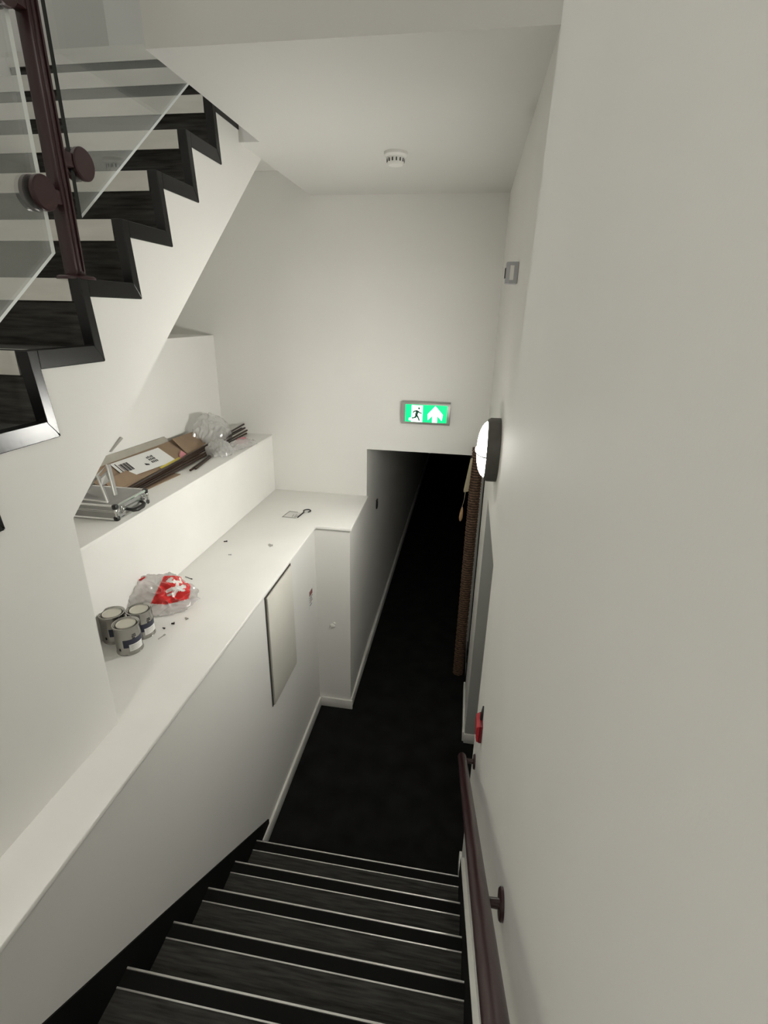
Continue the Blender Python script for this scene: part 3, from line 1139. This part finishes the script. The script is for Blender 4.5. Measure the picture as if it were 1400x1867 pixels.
bars = [((-1.912, 2.20, 2.030), (-1.905, 3.79, 2.090), 'uppermost of the long dark brown bars, ending highest'),
        ((-1.893, 2.20, 2.027), (-1.890, 3.77, 2.066), 'long dark brown bar just below the uppermost one'),
        ((-1.893, 2.24, 2.040), (-1.912, 3.76, 2.064), 'long dark brown bar in the middle of the bundle'),
        ((-1.874, 2.20, 2.027), (-1.878, 3.78, 2.045), 'long dark brown bar second from the front of the ledge'),
        ((-1.858, 2.30, 2.027), (-1.866, 3.74, 2.030), 'long dark brown bar nearest the front of the ledge'),
        ((-1.790, 2.73, 2.024), (-1.842, 3.12, 2.024), 'short dark brown bar under the knotted plastic bag'),
        ((-1.776, 2.77, 2.024), (-1.826, 3.10, 2.024), 'short dark brown bar lying nearest the ledge edge')]
for p, q, lab in bars:
    p, q = Vector(p), Vector(q)
    d = (q - p).normalized()
    s = d.cross(Vector((0, 0, 1))).normalized() * 0.0055
    w = Vector((0, 0, 0.0055))
    b = bmesh.new()
    A = [b.verts.new(p + a * s + c_ * w) for a, c_ in ((-1, -1), (1, -1), (1, 1), (-1, 1))]
    B = [b.verts.new(q + a * s + c_ * w) for a, c_ in ((-1, -1), (1, -1), (1, 1), (-1, 1))]
    b.faces.new(A)
    b.faces.new(list(reversed(B)))
    for i in range(4):
        b.faces.new((A[i], B[i], B[(i + 1) % 4], A[(i + 1) % 4]))
    bmesh.ops.recalc_face_normals(b, faces=b.faces)
    bmesh.ops.bevel(b, geom=list(b.edges), offset=0.0012, segments=1, affect='EDGES')
    tag(link('brown_bar', b, 'brown_bar', None, False, p), lab, 'bar', 'brown bars on the upper ledge')

b = bm_new()                                         # small strip stuck to the niche wall
prism(b, [(2.452, 2.192), (2.462, 2.190), (2.575, 2.240), (2.560, 2.252)], 'x', XB + 0.0005, XB + 0.012, 0.001)
tag(link('metal_strip', b, 'grey_metal', None, False, (XB, 2.51, 2.19)), 'small grey metal strip on the wall above the cardboard box', 'strip')

# ------------------------------------------------------------------ aluminium tool case
cx0, cx1, cy0, cy1, cz0, cz1 = -2.035, -1.708, 1.935, 2.185, Z2 + 0.001, Z2 + 0.078
tc_ = thing('tool_case', 'silver aluminium tool case with black corners and handle', 'case', ((cx0 + cx1) / 2, (cy0 + cy1) / 2, cz0))
zm = cz0 + 0.046
b = bm_new()
box(b, cx0 + 0.004, cx1 - 0.004, cy0 + 0.004, cy1 - 0.004, cz0 + 0.003, zm - 0.001)
link('lower_shell', b, 'case_panel', tc_)
b = bm_new()
box(b, cx0 + 0.004, cx1 - 0.004, cy0 + 0.004, cy1 - 0.004, zm + 0.001, cz1 - 0.003)
link('lid', b, 'case_panel', tc_)
b = bm_new()
r = 0.006
for z in (cz0 + r, cz1 - r):
    for (p, q) in (((cx0 + r, cy0 + r), (cx1 - r, cy0 + r)), ((cx1 - r, cy0 + r), (cx1 - r, cy1 - r)), ((cx1 - r, cy1 - r), (cx0 + r, cy1 - r)), ((cx0 + r, cy1 - r), (cx0 + r, cy0 + r))):
        tube(b, [(*p, z), (*q, z)], r, 10)
for p in ((cx0 + r, cy0 + r), (cx1 - r, cy0 + r), (cx1 - r, cy1 - r), (cx0 + r, cy1 - r)):
    tube(b, [(*p, cz0 + r), (*p, cz1 - r)], r, 10)
box(b, cx0 + 0.001, cx1 - 0.001, cy0 + 0.001, cy1 - 0.001, zm - 0.005, zm - 0.0012, 0.001)
box(b, cx0 + 0.001, cx1 - 0.001, cy0 + 0.001, cy1 - 0.001, zm + 0.0012, zm + 0.005, 0.001)
link('edge_profile', b, 'chrome', tc_, 'auto')
for x in (cx0, cx1):
    for y in (cy0, cy1):
        for z0, z1 in ((cz0 - 0.0005, cz0 + 0.022), (cz1 - 0.022, cz1 + 0.0015)):
            b = bm_new()
            sx = 1 if x == cx0 else -1
            sy = 1 if y == cy0 else -1
            xa, xb = sorted((x - sx * 0.0015, x + sx * 0.022))
            ya, yb = sorted((y - sy * 0.0015, y + sy * 0.022))
            box(b, xa, xb, ya, yb, z0, z1, 0.006)
            link('corner_cap', b, 'black_plastic', tc_, 'auto')
        b = bm_new()
        xa, xb = sorted((x - sx * 0.001, x + sx * 0.014))
        ya, yb = sorted((y - sy * 0.001, y + sy * 0.014))
        box(b, xa, xb, ya, yb, zm - 0.010, zm + 0.010, 0.004)
        link('corner_band', b, 'chrome', tc_, 'auto')
ym = (cy0 + cy1) / 2
b = bm_new()
tube(b, [(cx1, ym - 0.052, zm - 0.010), (cx1 + 0.012, ym - 0.052, zm - 0.012), (cx1 + 0.026, ym - 0.044, zm - 0.018), (cx1 + 0.032, ym - 0.020, zm - 0.021), (cx1 + 0.032, ym + 0.020, zm - 0.021), (cx1 + 0.026, ym + 0.044, zm - 0.018), (cx1 + 0.012, ym + 0.052, zm - 0.012), (cx1, ym + 0.052, zm - 0.010)], [0.007, 0.007, 0.009, 0.011, 0.011, 0.009, 0.007, 0.007], 12)
link('handle', b, 'black_plastic', tc_, True)
for yy in (cy0 + 0.045, cy1 - 0.045):
    b = bm_new()
    box(b, cx1 - 0.001, cx1 + 0.005, yy - 0.013, yy + 0.013, zm - 0.018, zm + 0.016, 0.002)
    box(b, cx1 + 0.004, cx1 + 0.010, yy - 0.008, yy + 0.008, zm - 0.012, zm + 0.006, 0.002)
    link('latch', b, 'chrome', tc_, 'auto')

# clear plastic packaging standing on the case
pk = thing('clear_packaging', 'bent clear plastic packaging standing on the tool case', 'packaging', (-1.82, 2.02, cz1 + 0.002))
zc_ = cz1 + 0.003
t1, t2 = Vector((-1.872, 2.055, zc_ + 0.088)), Vector((-1.862, 2.120, zc_ + 0.125))
f1, f2 = Vector((-1.760, 1.955, zc_)), Vector((-1.790, 2.045, zc_))
l1, l2 = Vector((-1.965, 1.975, zc_)), Vector((-1.955, 2.075, zc_))
slab('plastic_sheet', [l1, t1, t2, l2], 0.0015, 'acrylic', pk)
slab('plastic_sheet', [t1, f1, f1 + Vector((0.0, 0.018, 0)), t1 + Vector((0, 0.02, 0))], 0.002, 'acrylic', pk)
slab('plastic_sheet', [t2, f2, f2 + Vector((0.0, 0.025, 0)), t2 + Vector((0, 0.03, 0))], 0.002, 'acrylic', pk)
slab('plastic_sheet', [t1 + Vector((0.004, 0.002, -0.012)), f1 * 0.4 + t1 * 0.6, f2 * 0.5 + t2 * 0.5, t2 + Vector((0.004, 0, -0.02))], 0.0015, 'acrylic', pk)
for (p, q) in ((t1, f1), (t2, f2), (l1, f1)):
    b = bm_new()
    tube(b, [p + Vector((0, 0, 0.003)), q + Vector((0, 0, 0.003))], 0.0042, 8)
    link('edge_strip', b, 'white_plastic', pk, True)

# ------------------------------------------------------------------ bits left on the low ledge
hk = thing('hook_packet', 'clear packet with a black hook on the low ledge by the pier', 'packet', (-1.31, 3.29, Z1))
slab('packet_film', [(-1.410, 3.215, Z1 + 0.002), (-1.300, 3.215, Z1 + 0.002), (-1.285, 3.320, Z1 + 0.002), (-1.395, 3.335, Z1 + 0.002)], 0.0012, 'clear_film', hk)
b = bm_new()
for (p, q) in (((-1.410, 3.215), (-1.395, 3.335)), ((-1.395, 3.335), (-1.330, 3.328)), ((-1.405, 3.222), (-1.310, 3.218))):
    tube(b, [(*p, Z1 + 0.003), (*q, Z1 + 0.003)], 0.0022, 6)
link('packet_seam', b, 'grey_metal', hk)
for (x, y, l) in ((-1.345, 3.235, 0.045), (-1.328, 3.240, 0.05), (-1.316, 3.232, 0.04)):
    b = bm_new()
    box(b, x, x + 0.004, y, y + l, Z1 + 0.002, Z1 + 0.005)
    link('staple', b, 'grey_metal', hk)
b = bm_new()
tube(b, [(-1.297, 3.225, Z1 + 0.006), (-1.285, 3.33, Z1 + 0.006)] + [(-1.270 + 0.026 * math.cos(math.radians(a)), 3.362 + 0.026 * math.sin(math.radians(a)), Z1 + 0.006) for a in range(215, -61, -25)], 0.0042, 8)
link('hook', b, 'ink', hk, True)


def bit(name, x, y, ang, l, w, h, m_, label, cat='debris'):
    b = bm_new()
    t2 = bmesh.new()
    bmesh.ops.create_cube(t2, size=1, matrix=Matrix.Diagonal((l, w, h, 1)))
    bmesh.ops.bevel(t2, geom=list(t2.edges), offset=h * 0.2, segments=1, affect='EDGES')
    merge(b, t2, Matrix.Translation((x, y, Z1 + h / 2 + 0.0005)) @ Matrix.Rotation(math.radians(ang), 4, 'Z'))
    t2 = bmesh.new()
    bmesh.ops.create_cube(t2, size=1, matrix=Matrix.Diagonal((l * 0.22, w * 1.5, h * 1.25, 1)))
    merge(b, t2, Matrix.Translation((x, y, Z1 + h * 0.63 + 0.0005)) @ Matrix.Rotation(math.radians(ang), 4, 'Z') @ Matrix.Translation((l * 0.39, 0, 0)))
    tag(link(name, b, m_, None, False, (x, y, Z1)), label, cat, 'bits left on the low ledge')


bit('wall_plug', -1.616, 2.745, 25, 0.022, 0.007, 0.006, 'ink', 'small dark plug on the ledge below the upper ledge front', 'plug')
bit('metal_clip', -1.318, 2.748, -40, 0.030, 0.012, 0.008, 'grey_metal', 'small grey metal clip alone on the low ledge', 'clip')
bit('plaster_crumb', -1.507, 2.574, 10, 0.018, 0.006, 0.004, 'grey_plastic', 'tiny grey crumb between the plug and the ledge edge', 'crumb')
bit('screw', -1.447, 1.842, 20, 0.014, 0.007, 0.006, 'ink', 'dark screw nearest the carrier bag beside the tins', 'screw')
bit('screw', -1.468, 1.800, -20, 0.013, 0.005, 0.005, 'ink', 'dark screw just left of the other near the tins', 'screw')
bit('metal_clip', -1.409, 1.895, -35, 0.018, 0.008, 0.004, 'grey_metal', 'small grey clip in front of the carrier bag', 'clip')
bit('thin_rod', -1.440, 1.738, 75, 0.040, 0.004, 0.004, 'grey_metal', 'thin grey rod lying against the right paint tin', 'rod')
bit('black_wire', -1.600, 2.262, -20, 0.055, 0.003, 0.003, 'ink', 'thin black wire behind the carrier bag', 'wire')
